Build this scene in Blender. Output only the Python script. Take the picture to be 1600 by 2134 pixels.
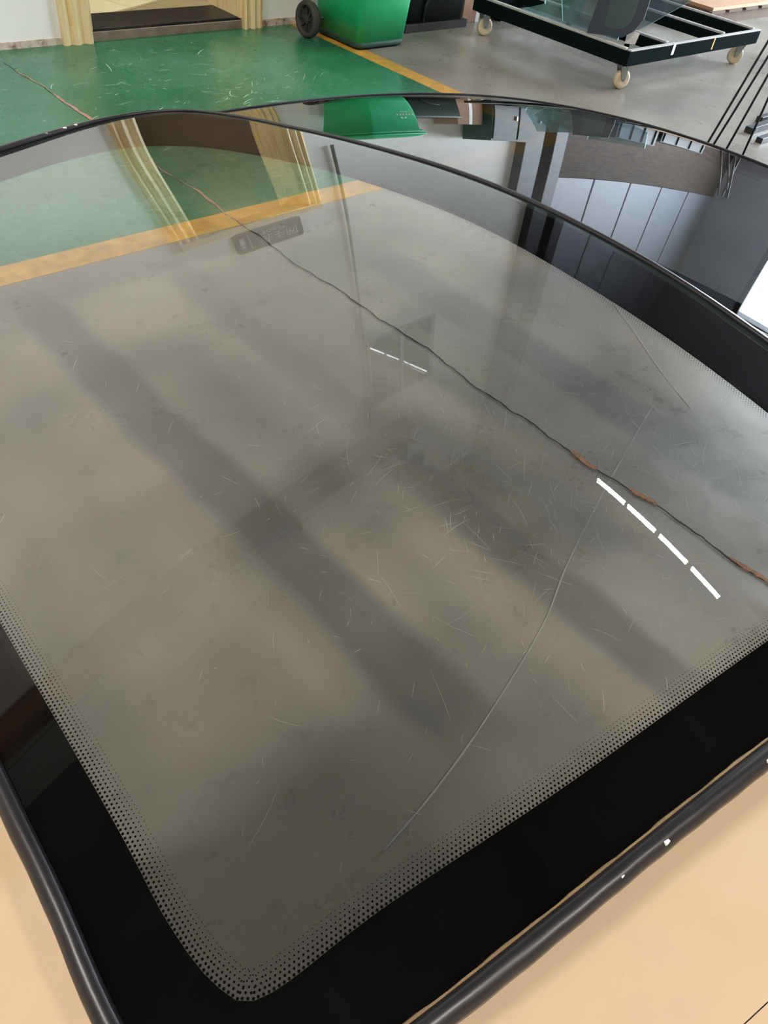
import bpy, bmesh, math, random
from mathutils import Vector, Matrix
random.seed(7)
for o in list(bpy.data.objects):
    bpy.data.objects.remove(o, do_unlink=True)
sc = bpy.context.scene
COL = sc.collection

# ------------------------------------------------------------------ camera
cam_d = bpy.data.cameras.new('camera')
cam_d.sensor_fit = 'VERTICAL'
cam_d.sensor_height = 24.0
cam_d.lens = 24.0 * 1610.0 / 2134.0
cam_d.clip_start = 0.02
cam_d.clip_end = 200
cam = bpy.data.objects.new('camera', cam_d)
COL.objects.link(cam)
right = Vector((0.73195741, -0.67114511, 0.11748443))
down = Vector((-0.41396895, -0.57500954, -0.70568671))
fwd = Vector((0.54117286, 0.46789771, -0.69871573))
M = Matrix.Identity(4)
for i in range(3):
    M[i][0] = right[i]; M[i][1] = -down[i]; M[i][2] = -fwd[i]
M[2][3] = 1.4
cam.matrix_world = M
sc.camera = cam

# ------------------------------------------------------------------ world, lights, exposure
world = bpy.data.worlds.new('overcast_sky')
sc.world = world
world.use_nodes = True
bg = world.node_tree.nodes['Background']
bg.inputs[0].default_value = (0.80, 0.90, 1.0, 1)
bg.inputs[1].default_value = 18.0
pd = bpy.data.lights.new('doorway_portal', 'AREA')      # guides the daylight that comes in through the loading door
pd.shape = 'RECTANGLE'; pd.size = 4.4; pd.size_y = 6.0
pd.cycles.is_portal = True
po = bpy.data.objects.new('doorway_portal', pd)
po.location = (12.15, 0.5, 2.2)
po.rotation_euler = (0, math.radians(90), 0)
COL.objects.link(po)
FILL_BAY_L = 130.0       # radiance of the unseen bay lamps added as fill
TUBE_L = 180.0
ROOM_FILL_L = 42.0
sc.view_settings.view_transform = 'Standard'
sc.view_settings.look = 'None'
sc.view_settings.gamma = 1.0
sc.view_settings.use_curve_mapping = False
sc.view_settings.exposure = 0.7
sc.cycles.use_denoising = True
sc.cycles.max_bounces = 4
sc.cycles.diffuse_bounces = 3
sc.cycles.glossy_bounces = 3
sc.cycles.transparent_max_bounces = 12
sc.cycles.caustics_reflective = False
sc.cycles.caustics_refractive = False
sc.cycles.adaptive_threshold = 0.08
sc.cycles.adaptive_min_samples = 16
sc.cycles.use_light_tree = False
sc.cycles.sample_clamp_indirect = 8.0

# ------------------------------------------------------------------ helpers
def s2l(c):
    def f(v):
        v /= 255.0
        return v / 12.92 if v <= 0.04045 else ((v + 0.055) / 1.055) ** 2.4
    return (f(c[0]), f(c[1]), f(c[2]), 1.0)

class NT:
    def __init__(self, name):
        self.m = bpy.data.materials.new(name)
        self.m.use_nodes = True
        self.t = self.m.node_tree
        self.b = self.t.nodes['Principled BSDF']
        self.out = self.t.nodes['Material Output']
    def n(self, kind, **kw):
        x = self.t.nodes.new(kind)
        for k, v in kw.items():
            setattr(x, k, v)
        return x
    def l(self, a, b):
        self.t.links.new(a, b)
    def coord(self, scale=(1, 1, 1), rot=(0, 0, 0), loc=(0, 0, 0)):
        g = self.n('ShaderNodeNewGeometry')
        mp = self.n('ShaderNodeMapping')
        mp.inputs['Scale'].default_value = scale
        mp.inputs['Rotation'].default_value = rot
        mp.inputs['Location'].default_value = loc
        self.l(g.outputs['Position'], mp.inputs['Vector'])
        return mp.outputs['Vector']
    def noise(self, scale, detail=4, rough=0.6, vec=None, dist=0.0):
        x = self.n('ShaderNodeTexNoise')
        x.inputs['Scale'].default_value = scale
        x.inputs['Detail'].default_value = detail
        x.inputs['Roughness'].default_value = rough
        x.inputs['Distortion'].default_value = dist
        self.l(vec if vec is not None else self.coord(), x.inputs['Vector'])
        return x.outputs['Fac']
    def ramp(self, fac, stops):
        r = self.n('ShaderNodeValToRGB')
        e = r.color_ramp.elements
        e[0].position, e[0].color = stops[0][0], stops[0][1]
        e[1].position, e[1].color = stops[-1][0], stops[-1][1]
        for p, c in stops[1:-1]:
            k = e.new(p); k.color = c
        self.l(fac, r.inputs[0])
        return r.outputs['Color']
    def mix(self, fac, a, b, mode='MIX'):
        x = self.n('ShaderNodeMix', data_type='RGBA', blend_type=mode)
        for s, v in ((0, fac), (6, a), (7, b)):
            if hasattr(v, 'is_linked'):
                self.l(v, x.inputs[s])
            else:
                x.inputs[s].default_value = v
        return x.outputs[2]
    def val(self, fac, lo, hi, a=0.0, b=1.0):
        x = self.n('ShaderNodeMapRange')
        x.inputs['From Min'].default_value = lo
        x.inputs['From Max'].default_value = hi
        x.inputs['To Min'].default_value = a
        x.inputs['To Max'].default_value = b
        self.l(fac, x.inputs['Value'])
        return x.outputs['Result']
    def math(self, op, a, b=None):
        x = self.n('ShaderNodeMath', operation=op)
        for i, v in enumerate((a, b)):
            if v is None:
                continue
            if hasattr(v, 'is_linked'):
                self.l(v, x.inputs[i])
            else:
                x.inputs[i].default_value = v
        return x.outputs[0]
    def bump(self, h, strength=0.3, dist=0.01):
        x = self.n('ShaderNodeBump')
        x.inputs['Strength'].default_value = strength
        x.inputs['Distance'].default_value = dist
        self.l(h, x.inputs['Height'])
        self.l(x.outputs[0], self.b.inputs['Normal'])
    def base(self, c):
        if hasattr(c, 'is_linked'):
            self.l(c, self.b.inputs['Base Color'])
        else:
            self.b.inputs['Base Color'].default_value = c
    def set(self, **kw):
        for k, v in kw.items():
            s = self.b.inputs[k.replace('_', ' ')]
            if hasattr(v, 'is_linked'):
                self.l(v, s)
            else:
                s.default_value = v

def simple(name, rgb, rough=0.5, metal=0.0, var=0.12, scale=14.0, spec=0.5, bump=0.0):
    k = NT(name)
    c = s2l(rgb)
    lo = tuple(v * (1 - var) for v in c[:3]) + (1,)
    hi = tuple(min(1, v * (1 + var)) for v in c[:3]) + (1,)
    f = k.noise(scale, 5, 0.6)
    k.base(k.ramp(f, [(0.3, lo), (0.7, hi)]))
    k.set(Roughness=rough, Metallic=metal, Specular_IOR_Level=spec)
    if bump:
        k.bump(k.noise(scale * 6, 4), bump, 0.004)
    return k.m

def emitter(name, rgb, strength):
    k = NT(name)
    k.base((rgb[0], rgb[1], rgb[2], 1))
    k.set(Emission_Color=(rgb[0], rgb[1], rgb[2], 1), Emission_Strength=strength)
    return k.m

def clear_glass(name, tint, f0=0.045, gloss=(1, 1, 1, 1), rough=0.0, dirt_or_light_haze=0.0, refl=1.0, dcol=(0.6, 0.58, 0.54, 1)):
    """thin sheet: tinted see-through, mirror reflection by angle (Schlick)"""
    k = NT(name)
    k.t.nodes.remove(k.b)
    g = k.n('ShaderNodeNewGeometry')
    d = k.n('ShaderNodeVectorMath', operation='DOT_PRODUCT')
    k.l(g.outputs['Normal'], d.inputs[0]); k.l(g.outputs['Incoming'], d.inputs[1])
    c = k.math('ABSOLUTE', d.outputs['Value'])
    p = k.math('POWER', k.math('SUBTRACT', 1.0, c), 5.0)
    f = k.math('ADD', k.math('MULTIPLY', p, 1 - f0), f0)
    f = k.math('MULTIPLY', f, refl)
    tr = k.n('ShaderNodeBsdfTransparent'); tr.inputs[0].default_value = tint
    gl = k.n('ShaderNodeBsdfGlossy')
    gl.inputs['Color'].default_value = gloss
    gl.inputs['Roughness'].default_value = rough
    mx = k.n('ShaderNodeMixShader')
    k.l(f, mx.inputs[0]); k.l(tr.outputs[0], mx.inputs[1]); k.l(gl.outputs[0], mx.inputs[2])
    last = mx.outputs[0]
    if dirt_or_light_haze:
        df = k.n('ShaderNodeBsdfDiffuse'); df.inputs[0].default_value = dcol
        m2 = k.n('ShaderNodeMixShader')
        nz = k.noise(9.0, 6, 0.7)
        k.l(k.val(nz, 0.35, 0.75, dirt_or_light_haze * 0.5, dirt_or_light_haze * 1.5), m2.inputs[0])
        k.l(last, m2.inputs[1]); k.l(df.outputs[0], m2.inputs[2])
        last = m2.outputs[0]
    k.l(last, k.out.inputs['Surface'])
    return k.m

def tint_only(name, tint):
    k = NT(name)
    k.t.nodes.remove(k.b)
    tr = k.n('ShaderNodeBsdfTransparent'); tr.inputs[0].default_value = tint
    k.l(tr.outputs[0], k.out.inputs['Surface'])
    return k.m

def link(o, parent=None):
    COL.objects.link(o)
    if parent is not None:
        o.parent = parent
    return o

def mesh_obj(name, verts, faces, mat, parent=None, smooth=False, mats=None, fmat=None):
    me = bpy.data.meshes.new(name)
    me.from_pydata([tuple(v) for v in verts], [], faces)
    me.update()
    for m in (mats or [mat]):
        me.materials.append(m)
    if fmat:
        me.polygons.foreach_set('material_index', fmat)
    if smooth:
        me.polygons.foreach_set('use_smooth', [True] * len(me.polygons))
    return link(bpy.data.objects.new(name, me), parent)

def bm_obj(name, bm, mat, parent=None, smooth=False, recalc=True):
    if recalc:
        bmesh.ops.recalc_face_normals(bm, faces=bm.faces)
    me = bpy.data.meshes.new(name)
    bm.to_mesh(me); bm.free()
    me.materials.append(mat)
    if smooth:
        me.polygons.foreach_set('use_smooth', [True] * len(me.polygons))
    return link(bpy.data.objects.new(name, me), parent)

def add_box(bm, lo, hi, bevel=0.0, rot=None, piv=None):
    c = [(lo[i] + hi[i]) / 2 for i in range(3)]
    s = [abs(hi[i] - lo[i]) for i in range(3)]
    r = bmesh.ops.create_cube(bm, size=1.0)
    vs = r['verts']
    bmesh.ops.scale(bm, vec=s, verts=vs)
    if bevel:
        es = list({e for v in vs for e in v.link_edges})
        q = bmesh.ops.bevel(bm, geom=es, offset=bevel, segments=2, affect='EDGES', profile=0.6)
        vs = list({v for f in q['faces'] for v in f.verts} | {v for v in vs if v.is_valid})
    if rot is not None:
        bmesh.ops.rotate(bm, cent=(0, 0, 0), matrix=rot, verts=vs)
    bmesh.ops.translate(bm, vec=c, verts=vs)
    return vs

def box(name, lo, hi, mat, parent=None, bevel=0.0, rot=None):
    bm = bmesh.new()
    add_box(bm, lo, hi, bevel, rot)
    return bm_obj(name, bm, mat, parent)

def add_cyl(bm, p0, p1, r0, r1=None, seg=20, cap=True):
    p0, p1 = Vector(p0), Vector(p1)
    r1 = r0 if r1 is None else r1
    d = p1 - p0
    q = d.to_track_quat('Z', 'Y').to_matrix().to_4x4()
    return bmesh.ops.create_cone(bm, cap_ends=cap, cap_tris=False, segments=seg, radius1=r0, radius2=r1, depth=d.length,
                                 matrix=Matrix.Translation((p0 + p1) / 2) @ q)['verts']

def cyl(name, p0, p1, r, mat, parent=None, r1=None, seg=20, smooth=True):
    bm = bmesh.new()
    add_cyl(bm, p0, p1, r, r1, seg)
    o = bm_obj(name, bm, mat, parent)
    if smooth:
        for p in o.data.polygons:
            p.use_smooth = len(p.vertices) == 4
    return o

def tube_path(bm, pts, r, seg=8):
    rings = []
    pts = [Vector(p) for p in pts]
    for i, p in enumerate(pts):
        a = pts[max(0, i - 1)]; b = pts[min(len(pts) - 1, i + 1)]
        q = (b - a).to_track_quat('Z', 'Y')
        rings.append([bm.verts.new(p + q @ Vector((r * math.cos(2 * math.pi * k / seg), r * math.sin(2 * math.pi * k / seg), 0))) for k in range(seg)])
    for a, b in zip(rings, rings[1:]):
        for k in range(seg):
            bm.faces.new((a[k], a[(k + 1) % seg], b[(k + 1) % seg], b[k]))
    bm.faces.new(rings[0][::-1]); bm.faces.new(rings[-1])

def lathe(bm, prof, centre, axis, seg=28):
    """prof: (radius, offset along axis)"""
    q = Vector(axis).to_track_quat('Z', 'Y')
    rings = []
    for r, h in prof:
        rings.append([bm.verts.new(Vector(centre) + q @ Vector((r * math.cos(2 * math.pi * k / seg), r * math.sin(2 * math.pi * k / seg), h))) for k in range(seg)])
    for a, b in zip(rings, rings[1:]):
        for k in range(seg):
            bm.faces.new((a[k], a[(k + 1) % seg], b[(k + 1) % seg], b[k]))
    bm.faces.new(rings[0][::-1]); bm.faces.new(rings[-1])

def empty(name, loc=(0, 0, 0)):
    o = bpy.data.objects.new(name, None)
    o.location = loc
    o.empty_display_size = 0.1
    return link(o)

def kids(o, parent):
    """parent o under an Empty that may sit away from the origin, keeping world-space mesh coordinates"""
    o.parent = parent
    o.matrix_parent_inverse = Matrix.Translation(-parent.location)
    return o

def tag(o, label=None, cat=None, group=None, kind=None):
    if label: o['label'] = label
    if cat: o['category'] = cat
    if group: o['group'] = group
    if kind: o['kind'] = kind
    return o

def struct(o):
    o['kind'] = 'structure'
    return o

# ------------------------------------------------------------------ materials
def floor_material(name, base, worn, dark, gloss=0.22, green=False):
    k = NT(name)
    v = k.coord()
    big = k.noise(1.1, 4, 0.55, v)
    c = k.ramp(big, [(0.25, dark), (0.5, base), (0.95 if green else 0.8, worn)])
    st = k.noise(9.0 if green else 5.0, 8, 0.75, k.coord((1.0, 2.6, 1.0), (0, 0, 0.6)), 1.2)
    c = k.mix(k.val(st, 0.64, 0.80, 0.0, 0.8 if green else 0.35), c, worn)
    sp = k.noise(46.0, 4, 0.7, v)
    c = k.mix(k.val(sp, 0.62, 0.72, 0.0, 0.45), c, worn)
    dk = k.noise(13.0, 5, 0.65, k.coord((1, 1, 1), (0, 0, 0), (4, 9, 0)))
    c = k.mix(k.val(dk, 0.58, 0.74, 0.0, 0.6), c, dark)
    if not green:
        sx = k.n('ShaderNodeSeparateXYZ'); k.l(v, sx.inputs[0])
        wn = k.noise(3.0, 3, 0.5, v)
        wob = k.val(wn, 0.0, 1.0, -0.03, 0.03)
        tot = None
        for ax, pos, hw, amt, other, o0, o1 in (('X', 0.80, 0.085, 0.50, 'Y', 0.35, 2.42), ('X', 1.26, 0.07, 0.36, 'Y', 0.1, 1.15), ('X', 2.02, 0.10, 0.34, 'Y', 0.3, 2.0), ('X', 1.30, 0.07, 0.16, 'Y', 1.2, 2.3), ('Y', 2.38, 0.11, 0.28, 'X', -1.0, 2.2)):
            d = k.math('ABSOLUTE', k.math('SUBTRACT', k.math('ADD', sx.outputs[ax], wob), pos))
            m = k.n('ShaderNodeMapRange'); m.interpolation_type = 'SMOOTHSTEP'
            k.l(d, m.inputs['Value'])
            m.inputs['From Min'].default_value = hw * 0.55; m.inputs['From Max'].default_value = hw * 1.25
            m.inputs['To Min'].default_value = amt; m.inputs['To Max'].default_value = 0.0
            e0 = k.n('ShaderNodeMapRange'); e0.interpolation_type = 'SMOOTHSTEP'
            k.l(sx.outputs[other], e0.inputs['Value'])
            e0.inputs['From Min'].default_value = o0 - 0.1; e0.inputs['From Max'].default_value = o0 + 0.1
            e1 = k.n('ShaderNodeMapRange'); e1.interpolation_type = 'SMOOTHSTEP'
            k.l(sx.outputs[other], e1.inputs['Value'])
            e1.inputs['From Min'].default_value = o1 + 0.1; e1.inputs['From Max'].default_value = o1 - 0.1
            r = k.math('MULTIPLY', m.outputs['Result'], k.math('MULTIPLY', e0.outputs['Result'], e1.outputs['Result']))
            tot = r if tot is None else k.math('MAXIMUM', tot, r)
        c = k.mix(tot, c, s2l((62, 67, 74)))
    k.base(c)
    rn = k.noise(3.2, 6, 0.7, k.coord((1, 1, 1), (0, 0, 0), (7, 2, 0)))
    k.set(Roughness=k.val(rn, 0.3, 0.7, gloss, gloss + 0.16), Specular_IOR_Level=0.5)
    k.bump(k.noise(2.2, 3, 0.5, v), 0.06, 0.02)
    return k.m

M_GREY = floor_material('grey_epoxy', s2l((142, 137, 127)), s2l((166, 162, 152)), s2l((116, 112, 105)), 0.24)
M_GREEN = floor_material('green_epoxy', s2l((44, 112, 78)), s2l((96, 150, 122)), s2l((36, 96, 66)), 0.2, True)
M_TAPE = simple('yellow_floor_tape', (196, 150, 62), 0.5, var=0.28, scale=16)
M_WALL = simple('white_wall_paint', (238, 236, 233), 0.75, var=0.03, scale=3)
M_WALLGREY = simple('grey_wall_paint', (120, 120, 118), 0.8, var=0.05, scale=2)
M_ROOF = simple('dark_roof_sheet', (22, 22, 23), 0.9, var=0.15, scale=1.5)
M_STEELDK = simple('dark_steel', (38, 42, 44), 0.45, 0.3, var=0.25, scale=20)
M_BEAMBROWN = simple('brown_primer_steel', (150, 106, 70), 0.6, var=0.2, scale=4)
M_COLUMN = simple('blue_black_column_paint', (36, 40, 50), 0.5, var=0.1, scale=4)
M_CLAD = simple('blue_grey_cladding', (142, 148, 160), 0.5, var=0.05, scale=2)
M_BEIGE = None
def beige():
    k = NT('beige_laminate')
    v = k.coord()
    c = k.ramp(k.noise(6.0, 5, 0.6, v), [(0.3, s2l((190, 165, 132))), (0.55, s2l((198, 175, 145))), (0.75, s2l((195, 170, 144)))])
    d = k.noise(30.0, 4, 0.6, k.coord((1, 1.6, 1), (0, 0, .7), (3, 1, 0)))
    c = k.mix(k.val(d, 0.66, 0.76, 0.0, 0.35), c, s2l((160, 130, 100)))
    k.base(c)
    k.set(Roughness=0.32)
    return k.m
M_BEIGE = beige()
M_GLASS = clear_glass('windscreen_glass', (0.75, 0.75, 0.72, 1), 0.042, dirt_or_light_haze=0.004)
M_GLASS2 = clear_glass('dark_privacy_windscreen_glass', (0.12, 0.13, 0.135, 1), 0.05, dirt_or_light_haze=0.004)
M_UNDERCLEAR = clear_glass('windscreen_underside_clear', (0.97, 0.97, 0.96, 1), 0.042, refl=0.35)
M_UNDER = tint_only('windscreen_underside', (0.97, 0.97, 0.96, 1))
M_GEDGE = simple('glass_cut_edge', (58, 74, 70), 0.2, var=0.05)
def frit():
    k = NT('black_frit_enamel')
    k.base((0.0022, 0.0020, 0.0021, 1))
    k.set(Roughness=0.7, Specular_IOR_Level=0.0)
    return k.m
M_FRIT = frit()
M_RUBBER = simple('black_rubber', (30, 30, 33), 0.34, var=0.2, scale=60)
M_BEAD = simple('tan_sealant', (124, 104, 74), 0.5, var=0.35, scale=50)
M_WHITEBIT = simple('white_label_remnant', (225, 225, 222), 0.5, var=0.03)

# ------------------------------------------------------------------ the hall
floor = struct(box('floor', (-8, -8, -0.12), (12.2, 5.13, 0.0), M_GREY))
box('green_paint', (-8, 2.58, 0.0), (3.735, 4.78, 0.0012), M_GREEN, floor)
box('yellow_line', (-8, 2.46, 0.0), (3.86, 2.582, 0.002), M_TAPE, floor)
box('yellow_line', (3.735, 2.582, 0.0), (3.86, 4.78, 0.002), M_TAPE, floor)

DL, DR, DH = 2.30, 3.345, 2.05          # door opening
YW = 4.78
wb = struct(box('wall_back', (-8, YW, 0), (DL, 5.13, 9.6), M_WALL))
box('wall_over_door', (DL, YW, DH), (DR, 5.13, 9.6), M_WALL, wb)
box('wall_beside_door', (DR, YW, 0), (6.4, 5.13, 9.6), M_WALL, wb)
def skirting():
    k = NT('dirty_wall_foot')
    k.base(k.ramp(k.noise(18.0, 6, 0.7), [(0.35, s2l((120, 84, 62))), (0.5, s2l((196, 178, 160))), (0.7, s2l((214, 206, 196)))]))
    k.set(Roughness=0.85)
    return k.m
M_SKIRT = skirting()
struct(box('baseboard_left', (-8, YW - 0.006, 0), (2.12, YW, 0.035), M_SKIRT))
struct(box('baseboard_right', (3.485, YW - 0.006, 0), (6.4, YW, 0.04), M_SKIRT))

# brick plinth and cladding panels on the wall beyond the column
def brick_mat():
    k = NT('brown_brickwork')
    t = k.n('ShaderNodeTexBrick')
    t.inputs['Color1'].default_value = s2l((78, 62, 52)); t.inputs['Color2'].default_value = s2l((60, 48, 40))
    t.inputs['Mortar'].default_value = s2l((84, 78, 70))
    t.inputs['Scale'].default_value = 4.2
    k.l(k.coord((1, 1, 1), (math.radians(90), 0, 0)), t.inputs['Vector'])
    k.base(t.outputs['Color']); k.set(Roughness=0.85)
    return k.m
M_BRICK = brick_mat()
wc = struct(box('wall_cladding', (6.4, YW + 0.06, 0), (12.2, 5.13, 9.6), M_COLUMN))
box('brick_plinth', (7.2, YW - 0.02, 0), (12.0, YW + 0.06, 1.85), M_BRICK, wc)
PW = 0.96
for i in range(5):
    x0 = 7.2 + i * PW
    box('panel', (x0 + 0.018, YW, 1.87), (x0 + PW - 0.018, YW + 0.06, 9.6), M_CLAD, wc, bevel=0.008)
struct(box('trim_1', (6.4, YW - 0.12, 0), (6.72, YW + 0.06, 9.6), M_COLUMN, bevel=0.01))
struct(box('trim_2', (6.96, YW - 0.10, 0), (7.19, YW + 0.06, 9.6), M_COLUMN, bevel=0.01))

wr = struct(box('wall_right', (12, -8, 4.4), (12.3, 4.84, 9.6), M_CLAD))
box('wall_pier', (12, 3.5, 0), (12.3, 4.84, 4.4), M_CLAD, wr)
box('wall_pier', (12, -8, 0), (12.3, -2.5, 4.4), M_CLAD, wr)
dk = struct(empty('door_2', (12, 0.5, 0)))
for nm, lo, hi in (('door_jamb', (11.93, 3.4, 0), (12.0, 3.5, 4.5)), ('door_jamb', (11.93, -2.5, 0), (12.0, -2.4, 4.5)), ('door_head', (11.93, -2.5, 4.4), (12.0, 3.5, 4.62))):
    kids(box(nm, lo, hi, M_STEELDK), dk)
yard = struct(box('floor_yard', (12.2, -14, -0.12), (30, 14, 0.0), simple('yard_concrete', (170, 170, 166), 0.9)))
struct(box('wall_left', (-8.3, -8, 0), (-8, 5.13, 9.6), M_WALLGREY))
struct(box('wall_front', (-8.3, -8.3, 0), (12.3, -8, 9.6), M_WALLGREY))
rf = struct(box('ceiling', (-8.3, -8.3, 9.6), (12.3, 5.13, 9.75), M_ROOF))
for x in (-5.5, -2.0, 1.6, 5.0, 8.4):
    bm = bmesh.new()
    add_box(bm, (x - 0.12, -8, 9.5), (x + 0.12, YW, 9.58)); add_box(bm, (x - 0.015, -8, 9.15), (x + 0.015, YW, 9.5)); add_box(bm, (x - 0.12, -8, 9.08), (x + 0.12, YW, 9.15))
    bm_obj('roof_beam', bm, M_STEELDK, rf)

# inside room behind the door
M_TILE = simple('cream_floor_tile', (244, 236, 196), 0.35, var=0.05, scale=5)
M_CREAMWALL = simple('brown_tiled_wall', (112, 96, 78), 0.5, var=0.04, scale=4)
M_STONE = NT('dark_stone_threshold')
M_STONE.base(M_STONE.ramp(M_STONE.noise(22.0, 6, 0.7), [(0.35, s2l((14, 12, 11))), (0.55, s2l((26, 23, 20))), (0.78, s2l((90, 84, 76)))]))
M_STONE.set(Roughness=0.45)
M_STONEF = simple('worn_step_face', (128, 114, 104), 0.7, var=0.22, scale=16)
M_STONE = M_STONE.m
fi = struct(box('floor_washroom', (1.6, 5.09, -0.1), (4.4, 7.6, 0.045), simple('tile_joint', (160, 148, 112), 0.8)))
tw = 0.32
tm = None
ti = 0
bm = bmesh.new(); add_box(bm, (-tw / 2 + 0.004, -tw / 2 + 0.004, -0.006), (tw / 2 - 0.004, tw / 2 - 0.004, 0.006), 0.002)
t0 = bm_obj('floor_tile', bm, M_TILE, fi)
ca, sa = math.cos(0.42), math.sin(0.42)
first = True
for i in range(-8, 9):
    for j in range(-8, 9):
        x = 2.9 + (i * ca - j * sa) * tw; y = 6.1 + (i * sa + j * ca) * tw
        if 1.95 < x < 3.85 and 5.25 < y < 6.9:
            t = t0 if first else link(t0.copy(), fi)
            first = False
            t.location = (x, y, 0.051); t.rotation_euler.z = 0.42
struct(box('wall_washroom', (1.6, 7.5, 0), (4.4, 7.6, 2.7), M_CREAMWALL))
struct(box('wall_washroom_left', (1.6, 5.13, 0), (1.7, 7.5, 2.7), M_CREAMWALL))
struct(box('wall_washroom_right', (3.42, 5.13, 0), (3.52, 7.5, 2.7), M_CREAMWALL))
struct(box('ceiling_washroom', (1.6, 5.13, 2.7), (4.4, 7.6, 2.8), M_WALL))
lt = empty('added_ceiling_lamp', (2.8, 6.1, 2.66))  # unseen lamp added to brighten the washroom tiles
kids(cyl('lamp_housing', (2.8, 6.1, 2.66), (2.8, 6.1, 2.7), 0.26, M_WHITEBIT), lt)  # housing of the added unseen lamp
kids(cyl('added_lamp_diffuser', (2.8, 6.1, 2.63), (2.8, 6.1, 2.66), 0.24, emitter('washroom_fill_light', (1.0, 0.96, 0.86), ROOM_FILL_L)), lt)
tag(lt, 'added unseen ceiling lamp in the washroom behind the cream door frame', 'lamp')

wk = empty('wash_cabinet', (2.75, 6.9, 0.057))
kids(box('cabinet_body', (2.3, 6.6, 0.057), (3.2, 7.2, 0.85), simple('dark_cabinet_laminate', (46, 48, 44), 0.5), bevel=0.01), wk)
kids(box('cabinet_top', (2.26, 6.56, 0.852), (3.24, 7.22, 0.88), M_WHITEBIT, bevel=0.006), wk)
tag(wk, 'dark wash cabinet with a white top inside the washroom', 'cabinet')
# threshold step and moulded door frame
st = struct(empty('trim_3', (2.82, 4.95, 0)))
kids(box('stone_top', (DL, YW + 0.012, 0.012), (DR, 5.09, 0.062), M_STONE, bevel=0.006), st)
kids(box('step_face', (DL, YW - 0.004, 0.0), (DR, YW + 0.012, 0.048), M_STONEF, bevel=0.004), st)
def wood():
    k = NT('cream_painted_wood')
    c = k.ramp(k.noise(3.0, 5, 0.6, k.coord((9, 9, 0.8))), [(0.3, s2l((206, 172, 116))), (0.5, s2l((234, 212, 164))), (0.7, s2l((226, 206, 166)))])
    k.base(c); k.set(Roughness=0.45)
    return k.m
M_WOOD = wood()
fr = empty('door_1', (2.82, YW, 0)); struct(fr)
def casing(x0, x1, z1):
    prof = [(0.0, 0.0), (0.0, 0.030), (0.12, 0.036), (0.22, 0.024), (0.30, 0.022), (0.36, 0.034), (0.46, 0.042), (0.58, 0.036), (0.64, 0.022), (0.72, 0.022), (0.80, 0.034), (0.90, 0.040), (1.0, 0.034), (1.0, 0.0)]
    w = x1 - x0
    vs, fs = [], []
    for z in (0.0, z1):
        for u, d in prof:
            vs.append((x0 + u * w, YW - d, z))
    n = len(prof)
    for i in range(n - 1):
        fs.append((i, i + 1, n + i + 1, n + i))
    fs.append(tuple(range(n))[::-1]); fs.append(tuple(range(n, 2 * n)))
    return mesh_obj('door_casing', vs, fs, M_WOOD)
kids(casing(2.125, DL, 2.06), fr)
kids(casing(3.485, DR, 2.06), fr)
kids(box('door_head', (2.125, YW - 0.04, 2.06), (3.485, YW, 2.16), M_WOOD, bevel=0.012), fr)
kids(box('jamb_lining', (DL - 0.001, YW - 0.002, 0.06), (DL + 0.018, 5.13, DH), M_WOOD), fr)
kids(box('jamb_lining', (DR - 0.018, YW - 0.002, 0.06), (DR + 0.001, 5.13, DH), M_WOOD), fr)

# conduit, crane rail and high windows of the white wall (seen mirrored in the glass)
M_PVC = simple('grey_conduit', (176, 174, 170), 0.6)
cd = cyl('wall_conduit', (3.72, YW - 0.028, 1.3), (3.72, YW - 0.028, 9.3), 0.015, M_PVC)
tag(cd, 'thin grey conduit running up the white wall right of the door', 'pipe')
rl = empty('crane_rail', (0.5, YW, 7.1))
bm = bmesh.new()
add_box(bm, (-6, YW - 0.30, 7.42), (4.4, YW, 7.48)); add_box(bm, (-6, YW - 0.17, 7.02), (4.4, YW - 0.12, 7.42)); add_box(bm, (-6, YW - 0.30, 6.95), (4.4, YW, 7.02))
kids(bm_obj('rail_girder', bm, M_BEAMBROWN), rl)
for zz in (7.62, 7.78):
    bm = bmesh.new()
    tube_path(bm, [(-6 + i * 0.65, YW - 0.25, zz - 0.05 * abs(math.sin(i * 0.8))) for i in range(17)], 0.016, 6)
    kids(bm_obj('power_cable', bm, M_PVC, smooth=True), rl)
for xx in (-4.0, -1.0, 2.0, 4.2):
    kids(box('cable_bracket', (xx - 0.03, YW - 0.3, 7.48), (xx + 0.03, YW, 7.9), M_STEELDK), rl)
tag(rl, 'brown steel crane rail with cables high on the white wall', 'rail')
M_PANE = clear_glass('dark_window_pane', (0.05, 0.055, 0.055, 1), 0.05)
M_PANEBACK = simple('dark_room', (46, 50, 48), 0.9)
M_ALU = simple('grey_aluminium', (150, 152, 150), 0.4, 0.4)
for wi, (z0, z1) in enumerate(((4.76, 6.2), (8.3, 9.4))):
    w = struct(empty('window_%d' % (wi + 1), (4.3, YW, z0)))
    kids(box('window_backing', (3.76, YW - 0.004, z0), (4.90, YW, z1), M_PANEBACK), w)
    for x0, x1 in ((3.80, 4.31), (4.37, 4.86)):
        kids(box('pane', (x0, YW - 0.016, z0 + 0.04), (x1, YW - 0.010, z1 - 0.04), M_PANE), w)
    for lo, hi in (((3.76, z0), (3.80, z1)), ((4.31, z0), (4.37, z1)), ((4.86, z0), (4.92, z1)), ((3.80, z0), (4.86, z0 + 0.04)), ((3.80, z1 - 0.04), (4.86, z1))):
        kids(box('window_frame', (lo[0], YW - 0.04, lo[1]), (hi[0], YW, hi[1]), M_ALU), w)

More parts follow.
